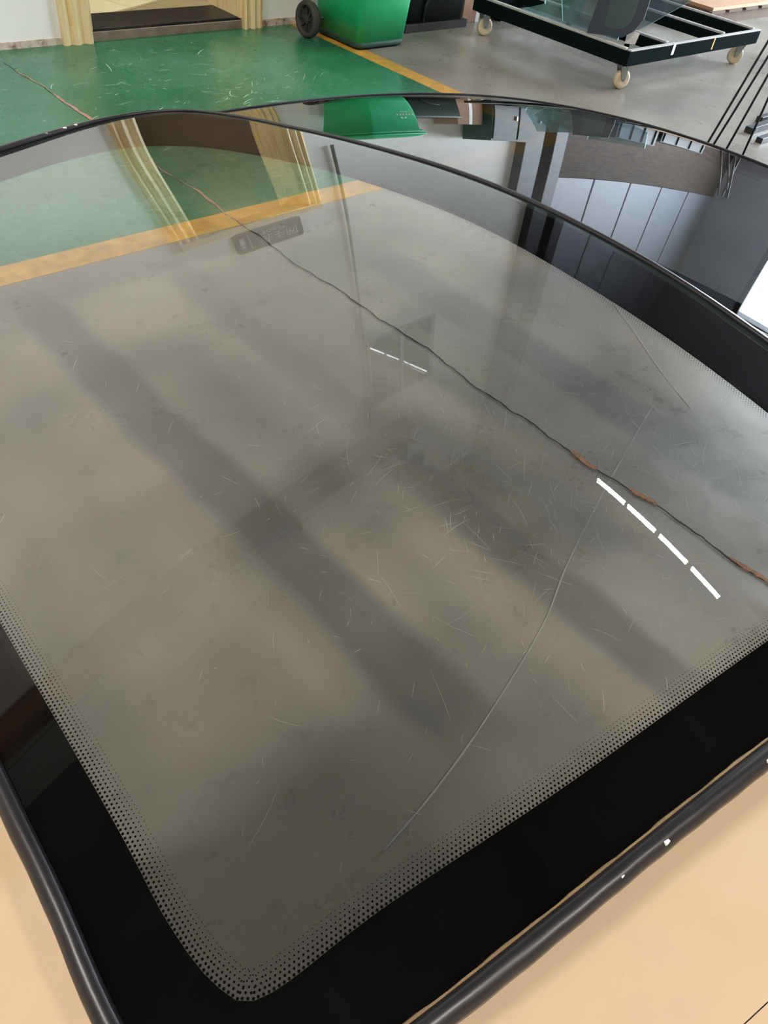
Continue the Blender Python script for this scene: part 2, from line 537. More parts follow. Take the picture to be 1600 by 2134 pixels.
# washroom sign over the door
sg = empty('washroom_sign', (2.905, YW, 2.19))
def rrect(x0, x1, z0, z1, r, y0, y1, n=5):
    pts = []
    for cx, cz, a in ((x1 - r, z0 + r, -90), (x1 - r, z1 - r, 0), (x0 + r, z1 - r, 90), (x0 + r, z0 + r, 180)):
        for i in range(n + 1):
            t = math.radians(a + 90 * i / n)
            pts.append((cx + r * math.cos(t), cz + r * math.sin(t)))
    n = len(pts)
    vs = [(x, y0, z) for x, z in pts] + [(x, y1, z) for x, z in pts]
    fs = [tuple(range(n))[::-1] if y0 > y1 else tuple(range(n)), tuple(range(n, 2 * n)) if y0 > y1 else tuple(range(n, 2 * n))[::-1]]
    fs += [(i, (i + 1) % n, n + (i + 1) % n, n + i) for i in range(n)]
    return vs, fs
M_SIGN = simple('charcoal_sign_plate', (34, 36, 38), 0.4, var=0.05)
M_SIGNTXT = simple('pale_sign_lettering', (190, 190, 186), 0.5, var=0.02)
v, f = rrect(2.57, 3.24, 2.18, 2.49, 0.04, YW - 0.02, YW)
kids(mesh_obj('sign_plate', v, f, M_SIGN), sg)
kids(box('divider_line', (2.705, YW - 0.0225, 2.22), (2.711, YW - 0.02, 2.45), M_SIGNTXT), sg)
def text_mesh(name, body, size, loc, parent, mat, rot=(math.radians(90), 0, 0), extrude=0.0008):
    cu = bpy.data.curves.new(name, 'FONT')
    cu.body = body; cu.size = size; cu.extrude = extrude; cu.align_x = 'LEFT'
    cu.resolution_u = 3
    to = bpy.data.objects.new(name, cu)
    COL.objects.link(to)
    dg = bpy.context.evaluated_depsgraph_get()
    me = bpy.data.meshes.new_from_object(to.evaluated_get(dg))
    bpy.data.objects.remove(to, do_unlink=True)
    me.materials.clear(); me.materials.append(mat)
    o = bpy.data.objects.new(name, me)
    COL.objects.link(o)
    o.parent = parent
    o.location = Vector(loc) - parent.location
    o.rotation_euler = rot
    return o
text_mesh('sign_lettering', '洗手间', 0.13, (2.80, YW - 0.021, 2.325), sg, M_SIGNTXT)
text_mesh('sign_lettering', 'TOILET', 0.075, (2.84, YW - 0.021, 2.235), sg, M_SIGNTXT)
bm = bmesh.new()
add_cyl(bm, (2.64, YW - 0.022, 2.395), (2.64, YW - 0.02, 2.395), 0.018, seg=14)
add_box(bm, (2.617, YW - 0.022, 2.26), (2.663, YW - 0.02, 2.365), 0.0)
kids(bm_obj('person_symbol', bm, M_SIGNTXT), sg)
tag(sg, 'charcoal washroom sign with pale lettering fixed above the cream door frame', 'sign')

# ------------------------------------------------------------------ tube row under the roof, added bay lamps
M_TUBE = emitter('cool_white_tube', (0.93, 0.97, 1.0), TUBE_L)
for i, y in enumerate((1.94, 1.12, 0.27, -0.585)):
    t = empty('tube_lamp', (7.46, y, 9.0))
    kids(box('lamp_housing', (7.44, y - 0.372, 9.022), (7.48, y + 0.372, 9.05), M_WHITEBIT), t)
    kids(cyl('lamp_tube', (7.46, y - 0.368, 9.0), (7.46, y + 0.368, 9.0), 0.021, M_TUBE), t)
    tag(t, ('first', 'second', 'third', 'fourth')[i] + ' tube light of the row, counted from the washroom wall', 'lamp', 'roof tube lights in a row')
M_BAY_FILL = emitter('warm_white_bay_fill', (1.0, 0.90, 0.82), FILL_BAY_L)  # unseen bay lamps added to brighten the table and white wall
for i, (x, y, wd) in enumerate(((-5.2, -4.0, 'farthest from the doorways'), (-4.3, 1.5, 'nearest the white wall'), (-1.6, -3.6, 'in the middle of the front row'), (1.5, -6.4, 'nearest the loading door'))):
    t = empty('fill_bay_lamp', (x, y, 7.4))
    bm = bmesh.new(); lathe(bm, [(0.08, 0.42), (0.12, 0.30), (0.40, 0.06), (0.46, 0.0), (0.44, 0.0), (0.38, 0.055), (0.10, 0.28)], (x, y, 7.4), (0, 0, 1))
    kids(bm_obj('fill_lamp_shade', bm, M_ALU, smooth=True), t)
    kids(cyl('fill_lamp_disc', (x, y, 7.40), (x, y, 7.43), 0.42, M_BAY_FILL), t)
    kids(cyl('hanger_rod', (x, y, 7.8), (x, y, 9.6), 0.012, M_STEELDK, seg=8), t)
    tag(t, 'added unseen high bay lamp, ' + wd, 'lamp', 'added high bay lamps')

# ------------------------------------------------------------------ windscreens
TERMS = [(0, 0), (1, 0), (0, 1), (2, 0), (1, 1), (0, 2), (3, 0), (2, 1), (1, 2), (0, 3), (0, 4), (1, 3), (2, 2)]
C1 = [1.05262, 0.08436, -0.12033, -0.16907, 0.04846, -0.23906, 0.09856, 0.11885, -0.05747, 0.12336, 0.06954, -0.03189, -0.02679]
def z1(x, y):
    u, v = x - 0.4, y - 0.5
    return sum(k * u ** i * v ** j for k, (i, j) in zip(C1, TERMS))
Q2 = (0.9723, 0.3651, 0.2339, 0.0678, 0.1241, -0.0619)
def z2(x, y):
    z0, x0, y0, a, b, c = Q2
    return z0 - a * (x - x0) ** 2 - b * (y - y0) ** 2 - c * (x - x0) * (y - y0)

def catmull(pts, n=24):
    out = []
    m = len(pts)
    for i in range(m):
        p0, p1, p2, p3 = (Vector(pts[(i + k) % m]) for k in (-1, 0, 1, 2))
        for s in range(n):
            t = s / n
            out.append(0.5 * ((2 * p1) + (p2 - p0) * t + (2 * p0 - 5 * p1 + 4 * p2 - p3) * t * t + (3 * p1 - p0 - 3 * p2 + p3) * t ** 3))
    return out

def radial(poly, cx, cy, thetas):
    """radius of a star-shaped closed polyline for each angle"""
    ang = sorted(((math.atan2(p.y - cy, p.x - cx)) % (2 * math.pi), math.hypot(p.x - cx, p.y - cy)) for p in poly)
    ang = [(ang[-1][0] - 2 * math.pi, ang[-1][1])] + ang + [(ang[0][0] + 2 * math.pi, ang[0][1])]
    res = []
    i = 0
    for t in thetas:
        while ang[i + 1][0] < t:
            i += 1
        a, b = ang[i], ang[i + 1]
        # intersect the ray with the chord a-b
        ax, ay = a[1] * math.cos(a[0]), a[1] * math.sin(a[0])
        bx, by = b[1] * math.cos(b[0]), b[1] * math.sin(b[0])
        dx, dy = bx - ax, by - ay
        den = math.cos(t) * dy - math.sin(t) * dx
        r = (ax * dy - ay * dx) / den if abs(den) > 1e-9 else a[1]
        res.append(r)
    return res

def build_windscreen(root, outer, inner, zf, thick=0.0048, dots=True, bead=None, N=420, glass=None, fat=None):
    po = catmull(outer); pi_ = catmull(inner)
    cx = sum(p.x for p in pi_) / len(pi_); cy = sum(p.y for p in pi_) / len(pi_)
    th = [2 * math.pi * k / N for k in range(N)]
    ro = radial(po, cx, cy, th); ri = radial(pi_, cx, cy, th)
    P = lambda k, r: (cx + r * math.cos(th[k]), cy + r * math.sin(th[k]))
    def grad(x, y, e=1e-4):
        gx = (zf(x + e, y) - zf(x - e, y)) / (2 * e); gy = (zf(x, y + e) - zf(x, y - e)) / (2 * e)
        return Vector((-gx, -gy, 1)).normalized()
    # glass pane
    vs, fs, ns = [], [], []
    NR = 34
    for side in (0, 1):
        base = len(vs)
        for j in range(NR + 1):
            for k in range(N):
                r = ro[k] * (0.004 + 0.996 * j / NR)
                x, y = P(k, r)
                g = grad(x, y)
                vs.append((x, y, zf(x, y) - (thick if side else 0)))
                ns.append(g if side == 0 else -g)
        for j in range(NR):
            for k in range(N):
                a = base + j * N + k; b = base + j * N + (k + 1) % N
                c, d = b + N, a + N
                fs.append((a, d, c, b) if side == 0 else (a, b, c, d))
        cap = tuple(base + k for k in range(N))
        fs.append(cap if side == 0 else cap[::-1])
    fm = [0] * (NR * N + 1) + [1 if (0.004 + 0.996 * (j + 0.5) / NR) * ro[k] > ri[k] else 3 for j in range(NR) for k in range(N)] + [3]
    b = len(vs)
    for k in range(N):
        x, y = P(k, ro[k]); z = zf(x, y)
        vs += [(x, y, z), (x, y, z - thick)]
        ns += [Vector((math.cos(th[k]), math.sin(th[k]), 0))] * 2
    for k in range(N):
        a = b + 2 * k; c = b + 2 * ((k + 1) % N)
        fs.append((a, a + 1, c + 1, c)); fm.append(2)
    pane = mesh_obj('glass_pane', vs, fs, None, root, True, [glass or M_GLASS, M_UNDER, M_GEDGE, M_UNDER if glass else M_UNDERCLEAR], fm)
    pane.data.normals_split_custom_set_from_vertices(ns)
    # black printed border under the glass
    vs, fs = [], []
    lev = 6
    for s in range(2):
        dz = thick + 0.0004 + 0.0006 * s
        for j in range(lev + 1):
            for k in range(N):
                r = ri[k] + (ro[k] - 0.0008 - ri[k]) * j / lev
                x, y = P(k, r)
                vs.append((x, y, zf(x, y) - dz))
    L = (lev + 1) * N
    for j in range(lev):
        for k in range(N):
            a = j * N + k; b2 = j * N + (k + 1) % N
            fs.append((a, a + N, b2 + N, b2)); fs.append((L + a, L + b2, L + b2 + N, L + a + N))
    for k in range(N):
        a, b2 = k, (k + 1) % N
        fs.append((a, b2, L + b2, L + a))
        a += lev * N; b2 += lev * N
        fs.append((a, L + a, L + b2, b2))
    tag(mesh_obj('frit_border', vs, fs, M_FRIT, root, True), 'black printed border of the glass')
    # fading rows of printed dots
    if dots:
        vs, fs = [], []
        pts = [Vector(P(k, ri[k])) for k in range(N)]
        seg = []
        for k in range(N):
            a, b2 = pts[k], pts[(k + 1) % N]
            seg.append((a, b2, (b2 - a).length))
        pitch = 0.0025
        for row in range(6):
            s = (row % 2) * pitch / 2
            rad = 0.00078 * (1 - row / 7.5)
            k = 0
            acc = 0.0
            total = sum(q[2] for q in seg)
            while s < total:
                while k < N - 1 and acc + seg[k][2] < s:
                    acc += seg[k][2]; k += 1
                a, b2, ln = seg[k]
                p = a + (b2 - a) * ((s - acc) / ln)
                d = (b2 - a).normalized()
                q = p + Vector((-d.y, d.x)) * (0.0008 + row * pitch * 0.87)
                i0 = len(vs)
                for h in range(6):
                    t = h * math.pi / 3
                    x, y = q.x + rad * math.cos(t), q.y + rad * math.sin(t)
                    vs.append((x, y, zf(x, y) - thick - 0.0004))
                fs.append(tuple(range(i0, i0 + 6)))
                s += pitch
        o = mesh_obj('frit_dots', vs, fs, M_FRIT, root)
        tag(o, 'fading rows of small black printed dots', kind='stuff')
    # rubber moulding round the cut edge
    prof = [(-0.001, 0.0012), (0.002, 0.0030), (0.0060, 0.0022), (0.0095, -0.002), (0.0100, -0.0075), (0.0060, -0.0120), (-0.004, -0.0120), (-0.004, -0.0062), (0.0004, -0.0060), (0.0004, -0.0002)]
    vs, fs = [], []
    m = len(prof)
    for k in range(N):
        a = Vector(P((k - 1) % N, ro[(k - 1) % N])); b2 = Vector(P((k + 1) % N, ro[(k + 1) % N]))
        d = (b2 - a).normalized(); nrm = Vector((d.y, -d.x))
        x, y = P(k, ro[k]); z = zf(x, y)
        fz = 1.0 + (fat(x, y) if fat else 0.0)
        wob = 0.00015 * math.sin(k * 1.7) + 0.00025 * math.sin(k * 0.31)
        for dr, dz in prof:
            w = wob if dr > 0.004 else 0
            vs.append((x + nrm.x * (dr + w) * fz, y + nrm.y * (dr + w) * fz, z + dz * fz))
    for k in range(N):
        for i in range(m):
            a = k * m + i; b2 = k * m + (i + 1) % m
            c = ((k + 1) % N) * m + (i + 1) % m; d = ((k + 1) % N) * m + i
            fs.append((a, d, c, b2))
    tag(mesh_obj('edge_moulding', vs, fs, M_RUBBER, root, True), 'black rubber moulding round the cut edge')
    if bead:
        vs, fs = [], []
        ks = [k for k in range(N) if bead(*P(k, ro[k]))]
        # keep consecutive order
        br = next((i for i in range(1, len(ks)) if ks[i] != ks[i - 1] + 1), None)
        if br: ks = ks[br:] + ks[:br]
        for i, k in enumerate(ks):
            x, y = P(k, ro[k])
            a = Vector(P((k - 1) % N, ro[(k - 1) % N])); b2 = Vector(P((k + 1) % N, ro[(k + 1) % N]))
            d = (b2 - a).normalized(); nrm = Vector((d.y, -d.x))
            w = 0.0004 + 0.0003 * math.sin(k * 0.9) + 0.0002 * math.sin(k * 2.3)
            z = zf(x, y)
            for dr, dz in ((-0.0022 - w, 0.0001), (-0.0020, 0.0010 + w * 0.3), (0.0002, 0.0004)):
                vs.append((x + nrm.x * dr, y + nrm.y * dr, z + dz))
        for i in range(len(ks) - 1):
            for j in range(2):
                a = i * 3 + j
                fs.append((a, a + 1, a + 4, a + 3))
        o = mesh_obj('sealant_bead', vs, fs, M_BEAD, root, True)
        tag(o, 'thin wavy tan sealant line')
    return P, th, ro

OUT1 = [(0.006, 0.106), (0.012, 0.172), (0.017, 0.246), (0.036, 0.50), (0.056, 0.78), (0.074, 1.00), (0.083, 1.09), (0.115, 1.141), (0.22, 1.175), (0.425, 1.228), (0.602, 1.273),
        (0.700, 1.268), (0.752, 1.215), (0.768, 1.105), (0.757, 0.946), (0.736, 0.735), (0.722, 0.555), (0.708, 0.42), (0.695, 0.29), (0.681, 0.178), (0.672, 0.05), (0.664, -0.03),
        (0.640, -0.058), (0.58, -0.057), (0.46, -0.038), (0.335, -0.016), (0.191, 0.006), (0.098, 0.021), (0.040, 0.034), (0.010, 0.056)]
IN1 = [(0.042, 0.125), (0.046, 0.181), (0.054, 0.327), (0.066, 0.52), (0.082, 0.78), (0.098, 0.965), (0.122, 1.030), (0.20, 1.062), (0.373, 1.098), (0.467, 1.115), (0.566, 1.102), (0.620, 1.02),
       (0.636, 0.915), (0.639, 0.765), (0.637, 0.667), (0.630, 0.489), (0.616, 0.345), (0.606, 0.232), (0.596, 0.132), (0.586, 0.04), (0.555, 0.000), (0.48, 0.006), (0.394, 0.019), (0.235, 0.042), (0.121, 0.0635), (0.060, 0.0725), (0.0455, 0.088)]
w1 = empty('windscreen', (0.35, 0.55, 0.97))
w1p = empty('tmp')
P1, TH1, RO1 = build_windscreen(w1p, OUT1, IN1, z1, bead=lambda x, y: y < 0.06 and x > 0.04, fat=lambda x, y: 1.0 * max(0.0, min(1.0, (0.72 - x) / 0.25)) * max(0.0, min(1.0, (y - 1.0) / 0.15)))
for c in list(w1p.children):
    kids(c, w1)
bpy.data.objects.remove(w1p, do_unlink=True)
for i, (x, y) in enumerate(((0.478, 1.2475), (0.510, 1.2555), (0.545, 1.2645), (0.566, 1.2690), (0.415, 1.232))):
    z = z1(x, y) + 0.0045
    sz = 0.0022 + 0.0014 * random.random()
    kids(box('label_remnant', (x - sz, y - sz * 0.6, z - 0.002), (x + sz, y + sz * 0.6, z + 0.0015), M_WHITEBIT, bevel=0.0005), w1)
for i, (x, y, s) in enumerate(((0.245, -0.0085, 0.0016), (0.215, -0.0035, 0.0010), (0.325, -0.020, 0.0020), (0.165, 0.0045, 0.0008))):
    z = z1(x, y) + 0.0022
    kids(box('label_remnant', (x - s, y - s, z - 0.001), (x + s, y + s, z + 0.001), M_WHITEBIT, bevel=0.0004), w1)
tag(w1, 'large curved windscreen in front with black border, lying on the beige table', 'windscreen', 'loose windscreens')

OUT2 = [(0.935, 0.25), (0.930, 0.60), (0.935, 1.00), (0.945, 1.40), (0.965, 1.54), (1.03, 1.600), (1.25, 1.625), (1.487, 1.645), (1.70, 1.640), (1.86, 1.590), (1.945, 1.49), (1.975, 1.30), (1.975, 1.113),
        (1.956, 0.894), (1.924, 0.691), (1.88, 0.45), (1.84, 0.22), (1.80, 0.06), (1.70, -0.01), (1.50, -0.02), (1.25, -0.01), (1.05, 0.01), (0.96, 0.06)]
IN2 = [(1.00, 0.30), (0.995, 0.60), (1.00, 1.00), (1.01, 1.34), (1.04, 1.44), (1.12, 1.478), (1.30, 1.495), (1.49, 1.508), (1.66, 1.50), (1.78, 1.45), (1.83, 1.36), (1.845, 1.20), (1.84, 1.05),
       (1.82, 0.86), (1.79, 0.66), (1.75, 0.42), (1.71, 0.22), (1.67, 0.12), (1.58, 0.08), (1.45, 0.07), (1.25, 0.075), (1.10, 0.095), (1.03, 0.14)]
w2 = empty('windscreen', (1.45, 0.6, 0.8))
w2p = empty('tmp')
build_windscreen(w2p, OUT2, IN2, z2, N=300, dots=False, glass=M_GLASS2)
for c in list(w2p.children):
    kids(c, w2)
bpy.data.objects.remove(w2p, do_unlink=True)
tag(w2, 'second windscreen lying behind the front one, mirroring the green bin and trolley', 'windscreen', 'loose windscreens')

# ------------------------------------------------------------------ beige table under the front windscreen
TZ = 0.955
tb = empty('work_table', (-0.3, -0.3, 0))
def slab(name, poly, z0, z1_, mat):
    n = len(poly)
    vs = [(x, y, z0) for x, y in poly] + [(x, y, z1_) for x, y in poly]
    fs = [tuple(range(n))[::-1], tuple(range(n, 2 * n))] + [(i, (i + 1) % n, n + (i + 1) % n, n + i) for i in range(n)]
    return mesh_obj(name, vs, fs, mat)
kids(slab('table_board', [(-0.75, 0.0985), (0.70, -0.177), (0.70, -0.06), (0.10, 0.042), (0.030, 0.060), (0.030, 0.10), (0.052, 0.66), (-0.75, 0.66)], TZ - 0.03, TZ, M_BEIGE), tb)
kids(slab('table_board', [(-0.75, -0.75), (0.70, -0.75), (0.70, -0.1776), (-0.75, 0.0979)], TZ - 0.03, TZ, M_BEIGE), tb)
for x, y in ((-0.70, -0.70), (0.62, -0.70), (-0.70, 0.58), (-0.08, 0.58), (0.62, -0.24)):
    kids(box('leg', (x - 0.025, y - 0.025, 0), (x + 0.025, y + 0.025, TZ - 0.03), M_STEELDK, bevel=0.003), tb)
kids(box('rail', (-0.72, -0.72, TZ - 0.09), (0.64, -0.68, TZ - 0.03), M_STEELDK), tb)
kids(box('rail', (-0.72, -0.68, TZ - 0.09), (-0.68, 0.60, TZ - 0.03), M_STEELDK), tb)
tag(tb, 'beige laminate work table carrying the front windscreen', 'table')
M_FOAM = simple('black_foam', (26, 26, 28), 0.9)
for i, (x, y, wd) in enumerate(((0.022, 0.40, 'left edge'), (0.60, -0.062, 'near edge'))):
    zz = z1(max(x, 0.03), y) - 0.0125
    p = box('foam_block', (x - 0.016, y - 0.016, TZ), (x + 0.016, y + 0.016, zz - 0.0), M_FOAM, bevel=0.002)
    tag(p, 'small black foam block under the %s of the front windscreen' % wd, 'foam block', 'foam blocks')
sb = empty('side_bench', (1.7, -0.1, 0))
kids(box('bench_top', (1.22, -0.50, 0.765), (2.15, 0.26, 0.80), M_BEIGE, bevel=0.003), sb)
for x, y in ((1.62, -0.46), (2.10, -0.46), (1.62, -0.04), (2.10, 0.0)):
    kids(box('leg', (x - 0.025, y - 0.025, 0), (x + 0.025, y + 0.025, 0.765), M_STEELDK, bevel=0.003), sb)
tag(sb, 'low side bench under the second windscreen', 'bench')
for i, (x, y, wd) in enumerate(((1.30, 0.03, 'inner'), (1.76, 0.06, 'outer'))):
    p = box('foam_block', (x - 0.02, y - 0.02, 0.80), (x + 0.02, y + 0.02, z2(x, y) - 0.0130), M_FOAM, bevel=0.002)
    tag(p, 'black foam block under the second windscreen, %s one' % wd, 'foam block', 'foam blocks')

# ------------------------------------------------------------------ marks in the floor: crack, chips, scratches
M_CRACK = simple('dark_crack_line', (30, 24, 20), 0.9)  # even dark colour of the flat crack ribbon
M_CHIP = simple('bare_concrete_chip', (160, 116, 86), 0.9, var=0.3, scale=60)
M_PINK = simple('pale_filler', (176, 136, 120), 0.85, var=0.25, scale=40)
M_SCR = simple('pale_scratch', (190, 188, 178), 0.6, var=0.15, scale=40)
def ribbon(vs, fs, pts, widths, z):
    i0 = len(vs)
    n = len(pts)
    for i, p in enumerate(pts):
        a = Vector(pts[max(0, i - 1)]); b = Vector(pts[min(n - 1, i + 1)])
        d = (b - a)
        d = d.normalized() if d.length > 1e-9 else Vector((1, 0))
        w = widths[i] / 2
        vs.append((p[0] - d.y * w, p[1] + d.x * w, z)); vs.append((p[0] + d.y * w, p[1] - d.x * w, z))
    for i in range(n - 1):
        a = i0 + 2 * i
        fs.append((a, a + 1, a + 3, a + 2))
rc = random.Random(3)
def crackx(y):
    return 1.712 + 0.008 * math.sin(y * 5.1) + 0.006 * math.sin(y * 13.7 + 1) + 0.003 * math.sin(y * 41)
ys = [-1.5 + i * 0.02 for i in range(308)]
vs, fs = [], []
pts = [(crackx(y) + rc.uniform(-0.003, 0.003), y) for y in ys if y < 4.6]
ribbon(vs, fs, pts, [(0.0045 + 0.003 * rc.random()) * (1.0 if p[1] < 2.46 else 0.6) for p in pts], 0.0024)
tag(mesh_obj('floor_crack', vs, fs, M_CRACK, floor), 'long thin crack across the floor')
for y0, y1, wmx, mat in ((0.70, 0.80, 0.026, M_CHIP), (0.50, 0.60, 0.024, M_CHIP), (0.08, 0.28, 0.02, M_CHIP), (2.44, 2.95, 0.013, M_PINK), (2.95, 3.2, 0.009, M_PINK), (3.5, 4.1, 0.02, M_PINK), (4.1, 4.45, 0.008, M_PINK)):
    n = 14
    pp, ww = [], []
    for i in range(n + 1):
        y = y0 + (y1 - y0) * i / n
        pp.append((crackx(y) + 0.004 + rc.uniform(-0.002, 0.002), y)); ww.append(wmx * (math.sin(math.pi * i / n) ** 0.5) * rc.uniform(0.5, 1.0) + 0.001)
    vs, fs = [], []
    ribbon(vs, fs, pp, ww, 0.0030 if mat is M_CHIP else 0.0028)
    mesh_obj('crack_chip', vs, fs, mat, floor)
vs, fs = [], []
def scratch(x, y, ang, ln, w, curve=0.0, n=6):
    pts = []
    for i in range(n + 1):
        t = i / n
        a = ang + curve * (t - 0.5)
        if i == 0:
            pts.append((x, y))
        else:
            pts.append((pts[-1][0] + math.cos(a) * ln / n, pts[-1][1] + math.sin(a) * ln / n))
    ribbon(vs, fs, pts, [w * (0.35 + 0.65 * math.sin(math.pi * i / n)) for i in range(n + 1)], 0.0016)
for i in range(620):
    if i < 430:
        x, y = rc.gauss(1.55, 0.5), rc.gauss(0.75, 0.35)
    else:
        x, y = rc.uniform(0.3, 2.8), rc.uniform(0.2, 2.3)
    if not (0.1 < x < 3.2 and 0.02 < y < 2.42):
        continue
    scratch(x, y, rc.choice((0.3, 1.1, 2.2, 0.75)) + rc.gauss(0, 0.35), rc.choice((0.012, 0.02, 0.03, 0.05, 0.09)) * rc.uniform(0.6, 1.5), rc.uniform(0.0005, 0.0014), rc.uniform(-0.4, 0.4))
vsl, fsl = [], []
for pl, w in (([(2.12, 0.78), (1.70, 0.65), (1.35, 0.53), (1.13, 0.44), (0.84, 0.36), (0.65, 0.32), (0.5, 0.3)], 0.0035), ([(2.61, 1.31), (2.47, 1.09), (2.33, 0.88), (2.23, 0.70)], 0.004)):
    n = len(pl)
    sm = [p for p in catmull([pl[0]] + pl + [pl[-1]], 6)][6:6 * n + 1]
    ribbon(vsl, fsl, sm, [w * rc.uniform(0.6, 1.2) for _ in sm], 0.0018)
tag(mesh_obj('floor_scratches', vs, fs, M_SCR, floor), 'pale scratches in the grey floor', kind='stuff')

vg, fg = [], []
vs_keep, fs_keep = vs, fs
vs, fs = vg, fg
for i in range(260):
    scratch(rc.gauss(2.55, 0.45), min(4.6, max(2.65, rc.gauss(3.75, 0.42))), rc.gauss(0.15, 0.5), rc.choice((0.02, 0.03, 0.05, 0.1)) * rc.uniform(0.5, 1.4), rc.uniform(0.001, 0.006), rc.uniform(-0.8, 0.8))
tag(mesh_obj('green_scuffs', vg, fg, simple('pale_green_scuff', (168, 200, 184), 0.6, var=0.2, scale=30), floor), 'pale scuff marks on the green floor', kind='stuff')
mesh_obj('long_scratch', vsl, fsl, simple('dull_scratch', (158, 157, 150), 0.6, var=0.12, scale=30), floor)

# ------------------------------------------------------------------ green wheeled bin
M_BIN = simple('green_bin_plastic', (30, 172, 112), 0.38, var=0.08, scale=5)
M_BINDK = simple('dirty_bin_foot', (20, 62, 44), 0.6, var=0.3, scale=14)
M_TYRE = simple('grey_black_tyre', (62, 60, 56), 0.8, var=0.15)
M_HUB = simple('dark_wheel_hub', (50, 50, 50), 0.6)
bn = empty('wheeled_bin', (3.99, 4.36, 0))
def rsect(x0, x1, y0, y1, r, z, n=5):
    out = []
    for cx, cy, a in ((x1 - r, y0 + r, -90), (x1 - r, y1 - r, 0), (x0 + r, y1 - r, 90), (x0 + r, y0 + r, 180)):
        for i in range(n + 1):
            t = math.radians(a + 90 * i / n)
            out.append((cx + r * math.cos(t), cy + r * math.sin(t), z))
    return out
def loft(name, secs, mat, cap=True):
    vs = [p for s in secs for p in s]
    n = len(secs[0])
    fs = []
    for j in range(len(secs) - 1):
        for i in range(n):
            a = j * n + i; b = j * n + (i + 1) % n
            fs.append((a, b, b + n, a + n))
    if cap:
        fs.append(tuple(range(n))[::-1]); fs.append(tuple(range((len(secs) - 1) * n, len(secs) * n)))
    o = mesh_obj(name, vs, fs, mat)
    for p in o.data.polygons:
        p.use_smooth = len(p.vertices) == 4
    return o
def bsec(t, z, g=0.0):
    return rsect(3.785 - 0.06 * t - g, 4.195 + 0.06 * t + g, 4.135 - 0.08 * t - g, 4.56 + 0.06 * t + g, 0.04, z)
kids(loft('bin_foot', [bsec(-0.03, 0.012), bsec(0.0, 0.02), bsec(0.045, 0.045)], M_BINDK), bn)
kids(loft('bin_body', [bsec(0.045, 0.045), bsec(0.25, 0.25), bsec(0.6, 0.58), bsec(0.95, 0.90), bsec(0.97, 0.92, 0.02), bsec(1.0, 0.955, 0.02)], M_BIN), bn)
kids(loft('bin_lid', [bsec(1.0, 0.957, 0.035), bsec(1.0, 0.985, 0.035), bsec(0.9, 1.02, 0.0), bsec(0.5, 1.04, -0.04)], M_BIN), bn)
for x in (3.655, 4.325):
    s = -1 if x < 4 else 1
    bm = bmesh.new()
    lathe(bm, [(0.078, -0.026), (0.098, -0.026), (0.104, -0.012), (0.104, 0.012), (0.098, 0.026), (0.078, 0.026), (0.074, 0.0)], (x, 4.49, 0.104), (s, 0, 0), 32)
    wh = kids(bm_obj('wheel', bm, M_TYRE, smooth=True), bn)
    bm = bmesh.new()
    lathe(bm, [(0.080, -0.010), (0.080, 0.008), (0.072, 0.010), (0.070, 0.002), (0.026, 0.002), (0.024, 0.016), (0.012, 0.020)], (x, 4.49, 0.104), (s, 0, 0), 32)
    for k in range(8):
        a = k * math.pi / 4
        add_box(bm, (-0.006, -0.004, 0.02), (0.006, 0.004, 0.074), 0, None)
        bm.verts.ensure_lookup_table()
        nv = bm.verts[-8:]
        bmesh.ops.rotate(bm, cent=(0, 0, 0), matrix=Matrix.Rotation(a, 3, 'X'), verts=nv)
        bmesh.ops.translate(bm, vec=(x + s * 0.008, 4.49, 0.104), verts=nv)
    kids(bm_obj('wheel_hub', bm, M_HUB), bn)
kids(cyl('axle', (3.66, 4.49, 0.104), (4.32, 4.49, 0.104), 0.012, M_STEELDK, seg=12), bn)
bm = bmesh.new()
tube_path(bm, [(3.80, 4.62, 0.95), (3.80, 4.68, 0.97), (4.18, 4.68, 0.97), (4.18, 4.62, 0.95)], 0.016, 8)
kids(bm_obj('handle', bm, M_BIN), bn)
# white print on the front face: two lines of small characters and a bow-tie mark
bm = bmesh.new()
def yf(z): return 4.135 - 0.08 * (0.25 + (z - 0.25) / 0.65 * 0.7) - 0.0015
for row, (z, w, h, n, x0) in enumerate(((0.60, 0.020, 0.030, 6, 4.02), (0.545, 0.012, 0.018, 5, 4.05))):
    for i in range(n):
        x = x0 + i * w * 1.5
        if rc.random() < 0.9:
            add_box(bm, (x, yf(z + h / 2) - 0.001, z), (x + w, yf(z + h / 2) + 0.004, z + h * 0.2))
            add_box(bm, (x + w * 0.35, yf(z + h / 2) - 0.001, z), (x + w * 0.6, yf(z + h / 2) + 0.004, z + h))
            add_box(bm, (x, yf(z + h / 2) - 0.001, z + h * 0.7), (x + w, yf(z + h / 2) + 0.004, z + h * 0.9))
for s in (0, 1):
    xs = (4.06, 4.085) if s == 0 else (4.115, 4.09)
    z = 0.66
    v0 = [bm.verts.new((xs[0], yf(z) - 0.001, z)), bm.verts.new((xs[1], yf(z) - 0.001, z + 0.03)), bm.verts.new((xs[0], yf(z) - 0.001, z + 0.06))]
    bm.faces.new(v0)
tag(kids(bm_obj('white_print', bm, M_WHITEBIT, recalc=False), bn), 'small white printed characters and mark', kind='stuff')
tag(bn, 'green plastic wheeled bin with one grey wheel showing beside the wall', 'bin')

